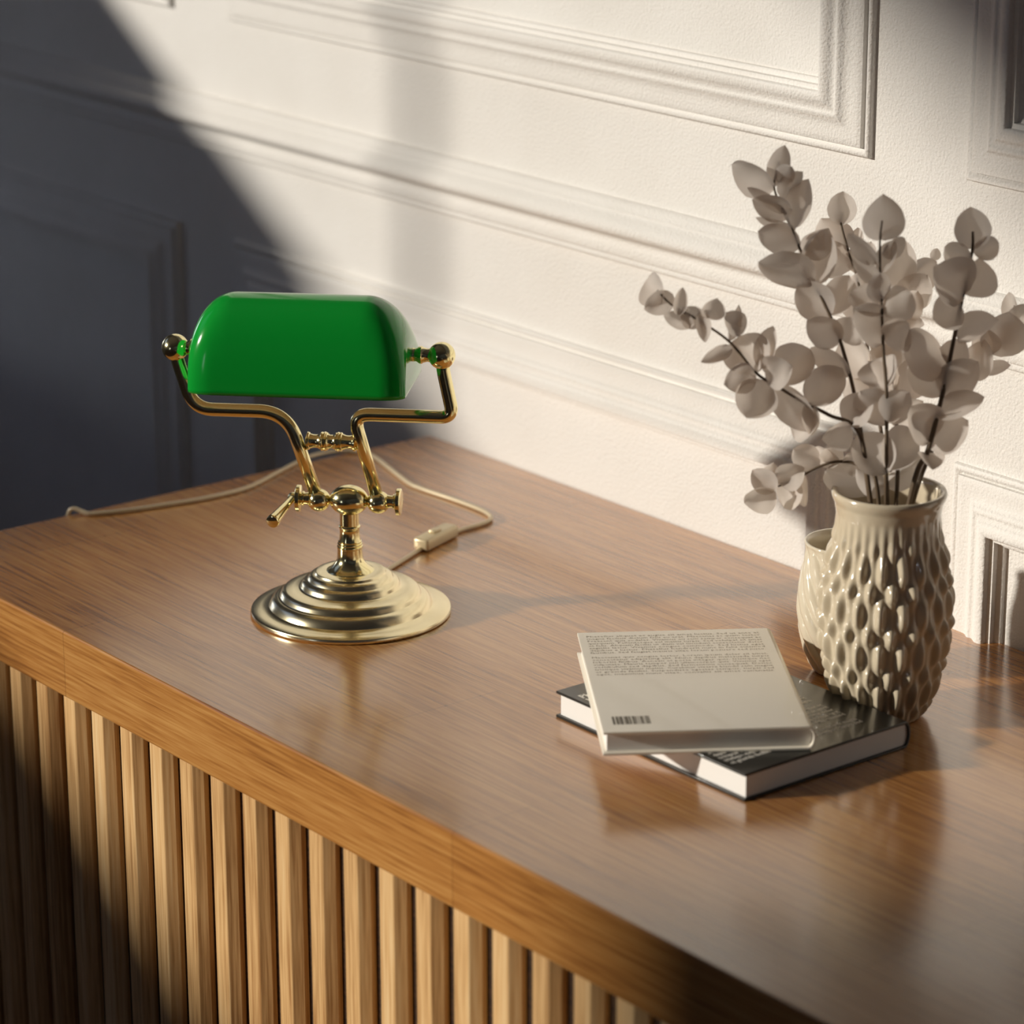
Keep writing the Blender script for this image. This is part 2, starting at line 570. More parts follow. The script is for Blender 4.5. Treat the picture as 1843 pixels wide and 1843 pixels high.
# ------------------------------------------------------------------ banker's lamp (x along the arms, y away from the viewer)
lamp = thing('desk_lamp', (0, 0, TZ), math.radians(44.2), 'polished brass desk lamp with a green glass shade on the sideboard', 'lamp')
bm = bmesh.new()
base_prof = [(0, 0), (.0905, 0), (.0922, .0010), (.0926, .0028), (.0918, .0046), (.0895, .0056), (.0830, .0064), (.0775, .0072), (.0752, .0084), (.0748, .0094),
             (.0738, .0112), (.0722, .0140), (.0700, .0158), (.0672, .0167), (.0655, .0170), (.0648, .0178), (.0640, .0205), (.0620, .0226), (.0590, .0236), (.0530, .0244), (.0482, .0250),
             (.0462, .0256), (.0455, .0266), (.0450, .0290), (.0432, .0312), (.0408, .0322), (.0398, .0326), (.0392, .0334), (.0384, .0352), (.0366, .0368), (.0345, .0376),
             (.0330, .0380), (.0326, .0386), (.0320, .0398), (.0306, .0404), (.0250, .0406), (0, .0406)]
lathe(bm, base_prof, 96)
from_bm('lamp_base', bm, M_BRASS_SATIN, lamp, sharp=40)
bm = bmesh.new()
pole_prof = [(.0222, .0400), (.0218, .0408), (.0195, .0420), (.0165, .0445), (.0140, .0475), (.0124, .0505), (.0117, .0540), (.0115, .0585), (.0114, .0618), (.0117, .0620), (.0119, .0630), (.0117, .0640),
             (.0108, .0644), (.0112, .0650), (.0114, .0658), (.0112, .0666), (.0104, .0670), (.0108, .0677), (.0108, .0684), (.0100, .0690), (.0093, .0725), (.0090, .0770), (.0090, .0808),
             (.0093, .0812), (.0099, .0820), (.0099, .0830), (.0093, .0838), (.0088, .0842), (.0087, .0890), (.0087, .0960)]
lathe(bm, pole_prof, 56)
from_bm('lamp_stem', bm, M_BRASS, lamp, sharp=40)
JZ = .1075
bm = bmesh.new()
sphere(bm, (0, 0, JZ), .0180, .0145, .0142, 40)
from_bm('joint', bm, M_BRASS, lamp)
for s, xb in ((-1, -.0279), (1, .0272)):
    bm = bmesh.new()
    sphere(bm, (xb, 0, JZ - .001), .0108, .0106, .0106, 32)
    pr = [(.0050, -.002), (.0062, .0), (.0058, .002), (.0056, .0045), (.0068, .0050), (.0070, .0062), (.0056, .0066), (.0054, .0078), (.0056, .0080)]
    lathe(bm, pr, 32, axis_matrix((xb + s * .0088, 0, JZ), (s, 0, 0)))
    from_bm('joint_ball', bm, M_BRASS, lamp, sharp=45)
    bm = bmesh.new()
    r = .0125
    pr = [(0, 0), (r - .0008, 0), (r, .0006), (r, .0036), (r - .0006, .0042), (r - .0018, .0044), (0, .0046)]
    lathe(bm, pr, 40, axis_matrix((xb + s * .0166, 0, JZ), (s, 0, 0)))
    from_bm('clamp_disc', bm, M_BRASS, lamp, sharp=40)
# lever on the left
bm = bmesh.new()
sphere(bm, (-.0520, 0, JZ + .0005), .0050, .0050, .0050, 24)
tube(bm, [(-.0480, 0, JZ), (-.0520, 0, JZ)], .0035, 16)
p0, p1 = Vector((-.0520, 0, JZ + .0005)), Vector((-.0625, -.0450, .0985))
d = p1 - p0
tube(bm, [p0 + d * t for t in (.05, .15, .35, .6, .8, .92, .97, 1.0, 1.012)], [.0036, .0034, .0038, .0046, .0054, .0060, .0062, .0058, .0046], 24)
from_bm('lever', bm, M_BRASS, lamp, sharp=40)
# arms
left_arm = [(-.1565, 0, .2440), (-.1552, 0, .2342), (-.1420, 0, .1893), (-.0560, 0, .1893), (-.0290, 0, .1075)]
right_arm = [(.0868, 0, .2440), (.0885, 0, .2300), (.0968, 0, .1893), (.0050, 0, .1893), (.0272, 0, .1075)]
for pts, rr in ((left_arm, [.004, .018, .026]), (right_arm, [.004, .012, .016])):
    bm = bmesh.new()
    tube(bm, round_corners([(x, 0, z) for x, y, z in pts], rr, 12), .0061, 24)
    from_bm('arm', bm, M_BRASS, lamp)
bm = bmesh.new()
L0 = .0462
pr = []
for u, r in ((0, .0066), (.025, .0084), (.06, .0080), (.07, .0070), (.15, .0060), (.22, .0062), (.29, .0078), (.30, .0086), (.325, .0088), (.345, .0080), (.36, .0089), (.385, .0090), (.40, .0080), (.415, .0084), (.43, .0076),
             (.47, .0062), (.53, .0062), (.58, .0074), (.595, .0084), (.615, .0080), (.63, .0090), (.655, .0089), (.67, .0080), (.69, .0088), (.71, .0086), (.72, .0076), (.80, .0061), (.87, .0061), (.93, .0070), (.94, .0080), (.975, .0084), (1, .0066)):
    pr.append((r, u * L0))
lathe(bm, pr, 36, axis_matrix((-.0385, .0015, .1622), (1, 0, 0)))
from_bm('crossbar', bm, M_BRASS, lamp, sharp=40)
SZ, SA, SL, SD, SH = .2190, -.0375, .0984, .0575, .0832
for s, xb in ((-1, -.1570), (1, .0868)):
    bm = bmesh.new()
    sphere(bm, (xb, 0, .2466), .0124, .0124, .0124, 36)
    end = SA + s * SL
    gap = abs(xb - end)
    pr = [(.0095, -.0065), (.0062, 0), (.0060, gap * .12), (.0078, gap * .22), (.0082, gap * .30), (.0070, gap * .36), (.0060, gap * .5), (.0066, gap * .62), (.0080, gap * .70), (.0084, gap * .8), (.0072, gap * .88), (.0064, gap * 1.0 - .0085)]
    lathe(bm, pr, 28, axis_matrix((end, 0, .2466), (s, 0, 0)))
    from_bm('pivot_knob', bm, M_BRASS, lamp, sharp=45)
# shade : open half shell with rounded ends
bm = bmesh.new()
NV, n2 = 56, 2.9
RL, RH = .040, .050                 # rounding of the ends: along, in height
RP, RD = .024, .012                 # and in plan


def sgnpow(c, p):
    return math.copysign(abs(c) ** p, c)


SECTION = [(p.y, p.z) for p in spline([(0, -.0575, 0), (0, -.0568, .020), (0, -.0545, .040), (0, -.0500, .0575), (0, -.0420, .0715), (0, -.0300, .0800), (0, -.0160, .0832), (0, -.0020, .0818), (0, .0120, .0760), (0, .0260, .0660), (0, .0390, .0525), (0, .0490, .0360), (0, .0550, .0180), (0, .0575, 0)], 4)]
NV = len(SECTION) - 1
stations = [-SL + RL * (1 - math.cos(PI / 2 * t / 20)) for t in range(21)]
stations += [(SL - RL) * t / 6 for t in range(-5, 6)]
stations += [-a for a in reversed(stations[:21])]
grid = []
for a in stations:
    th = max(0.0, (abs(a) - (SL - RL)) / RL)
    tp = max(0.0, (abs(a) - (SL - RP)) / RP)
    D = (SD - RD * (1 - math.sqrt(max(0, 1 - tp * tp)))) / SD
    H = (SH - RH * (1 - math.sqrt(max(0, 1 - th * th)))) / SH
    grid.append([bm.verts.new((SA + a, y * D, SZ + z * H)) for y, z in SECTION])
for r0, r1 in zip(grid[:-1], grid[1:]):
    for v in range(NV):
        bm.faces.new((r0[v], r1[v], r1[v + 1], r0[v + 1]))
bm.faces.new(grid[0]); bm.faces.new(list(reversed(grid[-1])))
bmesh.ops.remove_doubles(bm, verts=bm.verts, dist=1e-6)
sh = from_bm('lamp_shade', bm, M_GREEN, lamp)
sh.data.materials.append(M_SHADE_IN)
sm = sh.modifiers.new('thickness', 'SOLIDIFY')
sm.thickness = .0034
sm.offset = -1
sm.material_offset = 1
sm.material_offset_rim = 0
tag(sh, 'glossy green glass shade')
# cord lying behind the lamp and over the table's left end
cord = [(.0000, .070), (.0124, .106), (.0240, .1407), (.0369, .1798), (.0481, .2073), (.0594, .2316), (.0714, .2492), (.0830, .2625), (.0905, .2751), (.0918, .288), (.0854, .302), (.0745, .3155), (.0481, .3406),
        (.0212, .3631), (.0048, .3777), (-.0094, .3937), (-.0389, .4452), (-.0629, .4857), (-.0844, .5010), (-.1078, .4958), (-.1284, .4756), (-.1407, .4462), (-.1519, .4133), (-.1626, .3801), (-.1746, .3532), (-.1933, .3306), (-.2176, .3085),
        (-.2424, .2904), (-.2721, .2699), (-.2980, .2560), (-.3130, .2515)]
pts = [(x, y, .0024) for x, y in cord]
pts += [(-.3230, .2535, .0045), (-.3300, .2545, .0062), (-.3352, .2550, .0020), (-.3370, .2552, -.012), (-.3372, .2560, -.06), (-.3375, .2580, -.20), (-.3380, .2600, -.40)]
bm = bmesh.new()
tube(bm, spline(pts, 6), .0022, 10)
cd = from_bm('power_cord', bm, M_CORD, lamp)
tag(cd, 'thin gold cable')
s0, s1 = Vector((.0369, .1798, 0)), Vector((.0594, .2316, 0))
mid = (s0 + s1) / 2
ang = math.atan2((s1 - s0).y, (s1 - s0).x)
Ms = Matrix.Translation(mid) @ Matrix.Rotation(ang, 4, 'Z')
bm = bmesh.new()
box(bm, -.029, .029, -.0088, .0088, .0004, .0132, Ms)
sw = from_bm('cord_switch', bm, M_SWITCH, cd, bevel=.0032, seg=3)
bm = bmesh.new()
box(bm, -.008, .004, -.0042, .0042, .0128, .0158, Ms)
sw2 = from_bm('switch_button', bm, M_SWITCH, cd, bevel=.0012)

# ------------------------------------------------------------------ books
FONT = None


def text_mesh(lines, size, leading, width, M, mat, name, parent, justify=True, bold=0.0):
    """lines of print, x to the right, y downwards line by line, as one thin mesh"""
    bm = bmesh.new()
    z = 0
    for i, ln in enumerate(lines):
        if not ln:
            continue
        cu = bpy.data.curves.new('t', 'FONT')
        cu.body = ln
        cu.size = size
        cu.resolution_u = 1
        cu.offset = bold
        ob = bpy.data.objects.new('t', cu)
        me = bpy.data.meshes.new_from_object(ob)
        w = max(v.co.x for v in me.vertices)
        k = width / w if (justify and w > width * .6) else 1.0
        for v in me.vertices:
            v.co = M @ Vector((v.co.x * k, v.co.y - leading * i, 0))
        bm.from_mesh(me)
        bpy.data.meshes.remove(me)
        bpy.data.objects.remove(ob)
        bpy.data.curves.remove(cu)
    return from_bm(name, bm, mat, parent, smooth=False)


def make_book(name, loc, rz, W, D, T, cover_mat, label, group=None, ct=.0024, over=.003, foot=.002):
    """local x: fore edge (0) to spine (W); local y: 0 (foot) to D; z up"""
    t = thing(name, loc, rz, label, 'book', group)
    bm = bmesh.new()
    # pages with a rounded back
    n = 10
    prof = [(over, ct), (over, T - ct)]
    for i in range(n + 1):
        a = PI / 2 - PI * i / n
        prof.append((W - .006 + .0040 * math.cos(a), T / 2 + (T / 2 - ct) * math.sin(a)))
    for yy in (over, D - over):
        pass
    f0 = [bm.verts.new((x, foot, z)) for x, z in prof]
    f1 = [bm.verts.new((x, D - over, z)) for x, z in prof]
    bm.faces.new(f0); bm.faces.new(list(reversed(f1)))
    for i in range(len(prof)):
        j = (i + 1) % len(prof)
        bm.faces.new((f0[i], f0[j], f1[j], f1[i]))
    from_bm('pages', bm, M_PAGES, t, sharp=40)
    # case: two boards and a rounded spine, one skin of thickness ct
    outer = [(0, 0)]
    inner = [(0, ct)]
    m = 12
    outer.append((W - .006, 0)); inner.append((W - .006, ct))
    for i in range(1, m):
        a = -PI / 2 + PI * i / m
        outer.append((W - .006 + .0062 * math.cos(a), T / 2 + T / 2 * math.sin(a)))
        inner.append((W - .006 + .0042 * math.cos(a), T / 2 + (T / 2 - ct) * math.sin(a)))
    outer.append((W - .006, T)); inner.append((W - .006, T - ct))
    outer.append((0, T)); inner.append((0, T - ct))
    bm = bmesh.new()
    o0 = [bm.verts.new((x, 0, z)) for x, z in outer]; o1 = [bm.verts.new((x, D, z)) for x, z in outer]
    i0 = [bm.verts.new((x, 0, z)) for x, z in inner]; i1 = [bm.verts.new((x, D, z)) for x, z in inner]
    for i in range(len(outer) - 1):
        bm.faces.new((o0[i], o0[i + 1], o1[i + 1], o1[i]))
        bm.faces.new((i0[i], i1[i], i1[i + 1], i0[i + 1]))
        bm.faces.new((o0[i], i0[i], i0[i + 1], o0[i + 1]))
        bm.faces.new((o1[i], o1[i + 1], i1[i + 1], i1[i]))
    bm.faces.new((o0[0], o1[0], i1[0], i0[0]))
    bm.faces.new((o0[-1], i0[-1], i1[-1], o1[-1]))
    from_bm('cover', bm, cover_mat, t, sharp=35, bevel=.0005, seg=2)
    return t


PAR1 = ['Phasellus aliquet ac augue sit amet luctus. Sed ut ante at',
        'magna facilisis dictum felis eu erat. Maecenas ac quam tortor',
        'Praesent quis sodales. Vivamus eu sem semper consequat ac',
        'quisquam. Pellentesque vel mattis turpis. Sed volutpat sit amet',
        'et felis. Aliquam facilisi ut diam vel tincidunt consectetur dolor',
        'sagittis lacus. Vivamus congue commodo. Sed luctus eget',
        'dapibus a luctus. Phasellus hendrerit nunc in felis euismod',
        'faucibus. Sed feugiat mauris vitae lorem posuere sed justo.']
PAR2 = ['Maecenas quis congue tortor. Lorem ipsum dolor sit amet,',
        'consectetur adipiscing elit. Nunc dapibus malesuada turpis',
        'lobortis finibus. Aenean et porta integer quis, tristique nec',
        'vulputate. Mauris tempor nisi ullamcorper quis. Vivamus eget',
        'vestibulum sed dapibus. Sed fermentum consequat. Donec',
        'tristique vivamus mattis. Curabitur viverra blandit sem magna',
        'et gravida facilisi. Suspendisse egestas tempus, turpis sed',
        'eget, maximus nunc vitae, convallis sit amet venenatis.']

BH = .0236
lower = make_book('book', (.324, -.021, TZ), 0, .184, .234, BH, M_BLACK_COVER,
                  'black book with white print lying flat under the ivory book', 'books lying on the sideboard')
# its spine runs along the back: turn local x to +Y, local y to -X
lower.rotation_euler = (0, 0, PI / 2)
lower.location = (.558, -.021, TZ)
Mt = Matrix.Translation((.006, .234 - .028, BH + .00012))
text_mesh(['Phasellus aliquet ac', 'luctus sed ut'], .0105, .0098, .15, Mt, M_INK_WHITE, 'printed_title', lower, justify=False, bold=.0003)
Mt = Matrix.Translation((.006, .234 - .058, BH + .00012))
text_mesh(PAR1 + ['Maecenas quis'] + PAR2[:6] + ['justo vitae'] + PAR1[2:7] + ['tempus nunc'] + PAR2[5:7], .0068, .0067, .145, Mt, M_INK_WHITE, 'printed_text', lower, justify=True, bold=.0003)

E1 = math.atan2(.823, .567)
upper_book = make_book('book', (.4596, -.0837, TZ + BH), 0, .1705, .2315, .0205, M_WHITE_COVER,
                       'ivory book with grey print and a barcode lying askew on top of the black book', 'books lying on the sideboard', ct=.0026, over=.0035, foot=.0046)
upper_book.rotation_euler = (0, 0, E1)
TT = .0205
Mt = Matrix.Translation((.0065, .2185, TT + .00012))
text_mesh(PAR1 + [''] + PAR2, .0056, .00575, .150, Mt, M_INK_GREY, 'printed_text', upper_book)
bm = bmesh.new()
x = .0
rb = random.Random(11)
while x < .030:
    w = rb.choice((.0005, .0007, .0011, .0018))
    box(bm, .0098 + x, .0098 + x + w, .0155, .0325, TT, TT + .00015)
    x += w + rb.choice((.0005, .0007, .0012))
from_bm('barcode', bm, M_BAR, upper_book, smooth=False)


# ------------------------------------------------------------------ vases
def interp(prof, z):
    for (r0, z0), (r1, z1) in zip(prof[:-1], prof[1:]):
        if z0 <= z <= z1:
            t = (z - z0) / (z1 - z0) if z1 > z0 else 0
            t = t * t * (3 - 2 * t) * .35 + t * .65
            return r0 + (r1 - r0) * t
    return prof[-1][0]


def vase_mesh(outer, inner, nth, nz, disp):
    bm = bmesh.new()
    rings = []
    H = outer[-1][1]
    base = [bm.verts.new((0, 0, .0))]
    for i in range(nz + 1):
        z = H * i / nz
        r = interp(outer, z)
        ring = []
        for k in range(nth):
            th = 2 * PI * k / nth
            rr, dz = disp(r, th, z, H)
            ring.append(bm.verts.new((rr * math.cos(th), rr * math.sin(th), z + dz)))
        rings.append(ring)
    for r, z in inner:
        rings.append([bm.verts.new((r * math.cos(2 * PI * k / nth), r * math.sin(2 * PI * k / nth), z)) for k in range(nth)])
    for a, b in zip(rings[:-1], rings[1:]):
        for k in range(nth):
            j = (k + 1) % nth
            bm.faces.new((a[k], a[j], b[j], b[k]))
    for k in range(nth):
        bm.faces.new((base[0], rings[0][(k + 1) % nth], rings[0][k]))
    bm.faces.new(list(reversed(rings[-1])))
    return bm


V1 = [(.0300, 0), (.0335, .0015), (.0372, .008), (.0412, .020), (.0468, .040), (.0518, .065), (.0540, .090), (.0530, .112), (.0492, .134), (.0456, .152), (.0438, .168), (.0434, .178), (.0448, .187), (.0474, .1935), (.0478, .196), (.0466, .1985)]
NC, PITCH = 18, .0378


def lumps(r, th, z, H):
    fade = min(1, max(0, (z - .004) / .012)) * min(1, max(0, (.166 - z) / .024))
    k2 = min(1, max(0, (.182 - z) / .03)) * min(1, z / .01)
    c1 = math.cos(NC * th)
    ph = 2 * PI * (z - .010) / PITCH
    c2 = math.cos(ph + .35 * math.sin(ph))
    c = c1 * c2
    h = .0036 * abs(c) ** .8 if c > 0 else .0022 * c
    rib = .0010 * math.cos(2 * NC * th)
    return r + h * fade + rib * k2, 0


V1_IN = [(.0438, .1982), (.0424, .195), (.0404, .186), (.0394, .176), (.0398, .165), (.044, .14), (.048, .10), (.044, .06), (.036, .03), (.028, .012)]
bm = vase_mesh(V1, V1_IN, NC * 18, 180, lumps)
v1 = from_bm('vase', bm, M_CERAMIC)
v1.location = (.490, .198, TZ)
tag(v1, 'glossy beige vase covered in rows of raised lumps, holding the dried eucalyptus', 'vase', 'ceramic vases on the sideboard')

V2 = [(.0225, 0), (.0255, .0015), (.0292, .008), (.0345, .022), (.0385, .040), (.0402, .058), (.0398, .074), (.0375, .090), (.0348, .102), (.0338, .110), (.0346, .1155), (.0358, .1180), (.0350, .1195)]


def swirl(r, th, z, H):
    t = z / H
    fade = min(1, t / .08) * min(1, max(0, (1 - t) / .10))
    u = (th / (2 * PI) + .36 * t) * 13
    s = abs(math.sin(PI * u))
    return r + (.0034 * (s ** .6) - .0024) * fade, 0


V2_IN = [(.0332, .1190), (.0318, .1150), (.0312, .108), (.0330, .096), (.036, .075), (.036, .05), (.030, .02), (.022, .010)]
bm = vase_mesh(V2, V2_IN, 13 * 18, 90, swirl)
v2 = from_bm('vase', bm, M_CERAMIC2)
v2.location = (.394, .2450, TZ)
tag(v2, 'small cream vase with swirling ribs standing behind the lumpy vase', 'vase', 'ceramic vases on the sideboard')

# ------------------------------------------------------------------ dried eucalyptus sprigs
CAMP = Vector((2.2226925, -1.5779128, 1.8174993))
SPRIGS = [
 ('tall',
  [[0.4904, 0.21, 0.872], [0.4892, 0.174, 1.052], [0.4702, 0.1765, 1.119], [0.4529, 0.1753, 1.1645], [0.4412, 0.172, 1.1893], [0.4268, 0.1664, 1.2167], [0.4138, 0.1619, 1.2424], [0.4006, 0.1576, 1.2688], [0.3899, 0.1541, 1.2902], [0.388, 0.1613, 1.3106]],
  [[0.39, 0.1547, 1.291, 0.3534, 0.1416, 1.3041, 0.0223], [0.3893, 0.1541, 1.2919, 0.3906, 0.1638, 1.3229, 0.0161], [0.3911, 0.1573, 1.2936, 0.4027, 0.1604, 1.3094, 0.0143], [0.3962, 0.1577, 1.2817, 0.4024, 0.1706, 1.3035, 0.0143], [0.3991, 0.1566, 1.2705, 0.3791, 0.1346, 1.2895, 0.0089], [0.403, 0.1614, 1.2705, 0.3835, 0.1375, 1.2814, 0.0188], [0.4068, 0.1606, 1.2595, 0.4088, 0.1788, 1.2945, 0.0196], [0.4084, 0.1617, 1.2578, 0.3869, 0.1385, 1.265, 0.008], [0.4134, 0.1623, 1.2441, 0.3955, 0.1324, 1.2582, 0.0214], [0.4162, 0.1623, 1.2373, 0.4207, 0.1842, 1.2586, 0.0214], [0.4272, 0.1638, 1.2108, 0.4073, 0.125, 1.2362, 0.0268], [0.4276, 0.1657, 1.2133, 0.4178, 0.1847, 1.2535, 0.025], [0.441, 0.1722, 1.1902, 0.4175, 0.1588, 1.2125, 0.0268], [0.441, 0.1722, 1.1902, 0.4335, 0.1988, 1.2167, 0.0223], [0.4505, 0.175, 1.1696, 0.4386, 0.1493, 1.1888, 0.0232], [0.4514, 0.1765, 1.1704, 0.4612, 0.183, 1.1897, 0.025], [0.4615, 0.1752, 1.1432, 0.4321, 0.1634, 1.1622, 0.017]]),
 ('left',
  [[0.4898, 0.21, 0.872], [0.4904, 0.174, 1.052], [0.4808, 0.1681, 1.1016], [0.466, 0.1498, 1.1149], [0.4546, 0.1359, 1.1247], [0.4371, 0.1154, 1.1401], [0.4262, 0.1035, 1.1508], [0.4097, 0.0893, 1.1754], [0.392, 0.0705, 1.1931], [0.3783, 0.0553, 1.2046], [0.369, 0.0469, 1.2168]],
  [[0.3728, 0.0496, 1.2071, 0.349, 0.0536, 1.2238, 0.0205], [0.377, 0.0575, 1.2122, 0.3649, 0.0385, 1.2014, 0.017], [0.3828, 0.0573, 1.1975, 0.3835, 0.061, 1.2192, 0.0098], [0.3848, 0.0625, 1.2029, 0.3926, 0.0778, 1.1875, 0.017], [0.3909, 0.0679, 1.1906, 0.3685, 0.0582, 1.1949, 0.0125], [0.3925, 0.0746, 1.1998, 0.402, 0.0701, 1.177, 0.0107], [0.3978, 0.0783, 1.1939, 0.4033, 0.0804, 1.2118, 0.017], [0.4145, 0.0979, 1.1804, 0.4041, 0.0891, 1.197, 0.0161], [0.4095, 0.0895, 1.1762, 0.4055, 0.1045, 1.2003, 0.008], [0.4121, 0.0896, 1.1703, 0.4102, 0.0611, 1.1638, 0.0107], [0.4276, 0.1047, 1.15, 0.4036, 0.1069, 1.1758, 0.0339], [0.4265, 0.1034, 1.15, 0.4193, 0.0766, 1.1439, 0.0214], [0.4289, 0.1082, 1.1533, 0.4271, 0.1222, 1.1845, 0.0152], [0.4316, 0.1094, 1.1491, 0.4537, 0.1149, 1.1583, 0.025], [0.431, 0.1065, 1.1449, 0.4268, 0.0944, 1.1158, 0.0304], [0.4365, 0.116, 1.1426, 0.4415, 0.1498, 1.1664, 0.0295], [0.4362, 0.1139, 1.1392, 0.453, 0.1431, 1.1045, 0.0232], [0.4546, 0.1359, 1.1247, 0.4572, 0.1694, 1.147, 0.0268], [0.4602, 0.1431, 1.1163, 0.4418, 0.1346, 1.0924, 0.0196], [0.4546, 0.1359, 1.1247, 0.4621, 0.1345, 1.1007, 0.0125], [0.4768, 0.1644, 1.1042, 0.4679, 0.1438, 1.0948, 0.0196], [0.4753, 0.1634, 1.1059, 0.4831, 0.1769, 1.131, 0.0232]]),
 ('centre',
  [[0.4845, 0.2057, 0.872], [0.501, 0.1826, 1.052], [0.5022, 0.1806, 1.0792], [0.4976, 0.1825, 1.1368], [0.4927, 0.1824, 1.1687], [0.4878, 0.1836, 1.2039], [0.4836, 0.1848, 1.2318], [0.4802, 0.1867, 1.2578], [0.4793, 0.1893, 1.2733]],
  [[0.48, 0.1864, 1.2578, 0.4698, 0.2013, 1.2884, 0.0295], [0.48, 0.1836, 1.2385, 0.4662, 0.1666, 1.2645, 0.0134], [0.4845, 0.1861, 1.2461, 0.4877, 0.2084, 1.2564, 0.0125], [0.4863, 0.183, 1.2217, 0.4669, 0.1711, 1.2415, 0.0125], [0.4841, 0.1853, 1.2318, 0.4848, 0.199, 1.2551, 0.0134], [0.4864, 0.1836, 1.2072, 0.4907, 0.1763, 1.2343, 0.017], [0.4901, 0.184, 1.1988, 0.4606, 0.1781, 1.2113, 0.025], [0.4901, 0.184, 1.1988, 0.5073, 0.1961, 1.2165, 0.0268], [0.4905, 0.1835, 1.1763, 0.4761, 0.1614, 1.2024, 0.0268], [0.4909, 0.1843, 1.1771, 0.5036, 0.1987, 1.1901, 0.025], [0.4972, 0.1828, 1.1385, 0.4841, 0.1949, 1.1603, 0.0268], [0.4967, 0.1823, 1.1385, 0.474, 0.1848, 1.1553, 0.0214], [0.4953, 0.1858, 1.1063, 0.487, 0.1642, 1.1341, 0.0268], [0.5038, 0.1782, 1.1133, 0.5073, 0.1973, 1.1345, 0.0232], [0.5048, 0.1786, 1.069, 0.4777, 0.1726, 1.0954, 0.0304], [0.5042, 0.1796, 1.0724, 0.4962, 0.2103, 1.1002, 0.0268], [0.4994, 0.1849, 1.0516, 0.4732, 0.1772, 1.0627, 0.0179], [0.4988, 0.186, 1.055, 0.5078, 0.2201, 1.0749, 0.017]]),
 ('right',
  [[0.478, 0.1972, 0.872], [0.5139, 0.1996, 1.052], [0.5189, 0.2108, 1.0848], [0.5197, 0.225, 1.1324], [0.5181, 0.2389, 1.1828], [0.5168, 0.2488, 1.2174], [0.5157, 0.2568, 1.245], [0.5132, 0.2592, 1.2605]],
  [[0.5156, 0.2575, 1.2467, 0.5085, 0.261, 1.2783, 0.0259], [0.5164, 0.2573, 1.2441, 0.5252, 0.2783, 1.2499, 0.017], [0.5172, 0.2544, 1.2366, 0.4946, 0.2466, 1.2454, 0.0188], [0.5188, 0.2479, 1.2107, 0.5041, 0.2241, 1.2333, 0.0357], [0.5183, 0.2472, 1.2107, 0.5166, 0.2652, 1.2367, 0.0268], [0.5197, 0.2438, 1.2006, 0.5066, 0.2251, 1.1919, 0.0268], [0.5201, 0.2384, 1.1769, 0.5264, 0.2732, 1.1881, 0.0196], [0.5192, 0.2322, 1.1476, 0.5003, 0.2019, 1.1825, 0.0286], [0.5187, 0.2315, 1.1476, 0.5162, 0.2517, 1.1712, 0.0232], [0.5207, 0.2253, 1.1307, 0.4985, 0.2088, 1.1564, 0.0339], [0.5211, 0.225, 1.129, 0.5332, 0.2475, 1.1571, 0.0268], [0.521, 0.2171, 1.1138, 0.5411, 0.2486, 1.1301, 0.0188], [0.5191, 0.2128, 1.0882, 0.5379, 0.234, 1.1108, 0.0295], [0.5186, 0.2156, 1.095, 0.5091, 0.1961, 1.1223, 0.0286], [0.5188, 0.2097, 1.0831, 0.535, 0.201, 1.0756, 0.0161]]),
 ('far right',
  [[0.479, 0.1932, 0.872], [0.512, 0.2076, 1.052], [0.5008, 0.2639, 1.1102], [0.4989, 0.2877, 1.1347], [0.4999, 0.3041, 1.149], [0.5007, 0.3256, 1.1691], [0.4957, 0.3327, 1.1838]],
  [[0.5016, 0.305, 1.1464, 0.5052, 0.3119, 1.1833, 0.0339], [0.5006, 0.2898, 1.1347, 0.5149, 0.3097, 1.139, 0.0107], [0.499, 0.3025, 1.1481, 0.4964, 0.2907, 1.172, 0.0214], [0.5003, 0.326, 1.1708, 0.4852, 0.3369, 1.1915, 0.0116], [0.5018, 0.3271, 1.1691, 0.5132, 0.3292, 1.1896, 0.0161], [0.5027, 0.31, 1.1533, 0.5127, 0.3287, 1.1672, 0.025], [0.4971, 0.2822, 1.1287, 0.5047, 0.2877, 1.1611, 0.0232]]),
 ('drooping',
  [[0.487, 0.208, 0.872], [0.496, 0.178, 1.052], [0.4755, 0.1773, 1.0679], [0.4622, 0.1676, 1.0713], [0.45, 0.1548, 1.0662], [0.439, 0.141, 1.0559], [0.4293, 0.1293, 1.0492]],
  [[0.4285, 0.1265, 1.0458, 0.4129, 0.1161, 1.0611, 0.0179], [0.4285, 0.1265, 1.0458, 0.4089, 0.112, 1.0325, 0.0196], [0.428, 0.1304, 1.0544, 0.4448, 0.1425, 1.0664, 0.0205], [0.4268, 0.1279, 1.0527, 0.4163, 0.1349, 1.0639, 0.0179], [0.4403, 0.1422, 1.055, 0.4279, 0.1363, 1.0295, 0.0205], [0.4413, 0.146, 1.0602, 0.4455, 0.143, 1.0335, 0.0107], [0.45, 0.1548, 1.0662, 0.4388, 0.1377, 1.0818, 0.0196], [0.4525, 0.1597, 1.0696, 0.4576, 0.1652, 1.0866, 0.0161], [0.4549, 0.1601, 1.0645, 0.4671, 0.1892, 1.041, 0.0232], [0.4622, 0.1676, 1.0713, 0.4392, 0.1598, 1.0777, 0.0125], [0.464, 0.1685, 1.0688, 0.4728, 0.1847, 1.0734, 0.0179]]),
 ('back left',
  [[0.4852, 0.2044, 0.872], [0.4997, 0.1853, 1.052], [0.4424, 0.2196, 1.1335], [0.4064, 0.2382, 1.1983], [0.3904, 0.2414, 1.2229], [0.3771, 0.2446, 1.2444], [0.3732, 0.2487, 1.2544]],
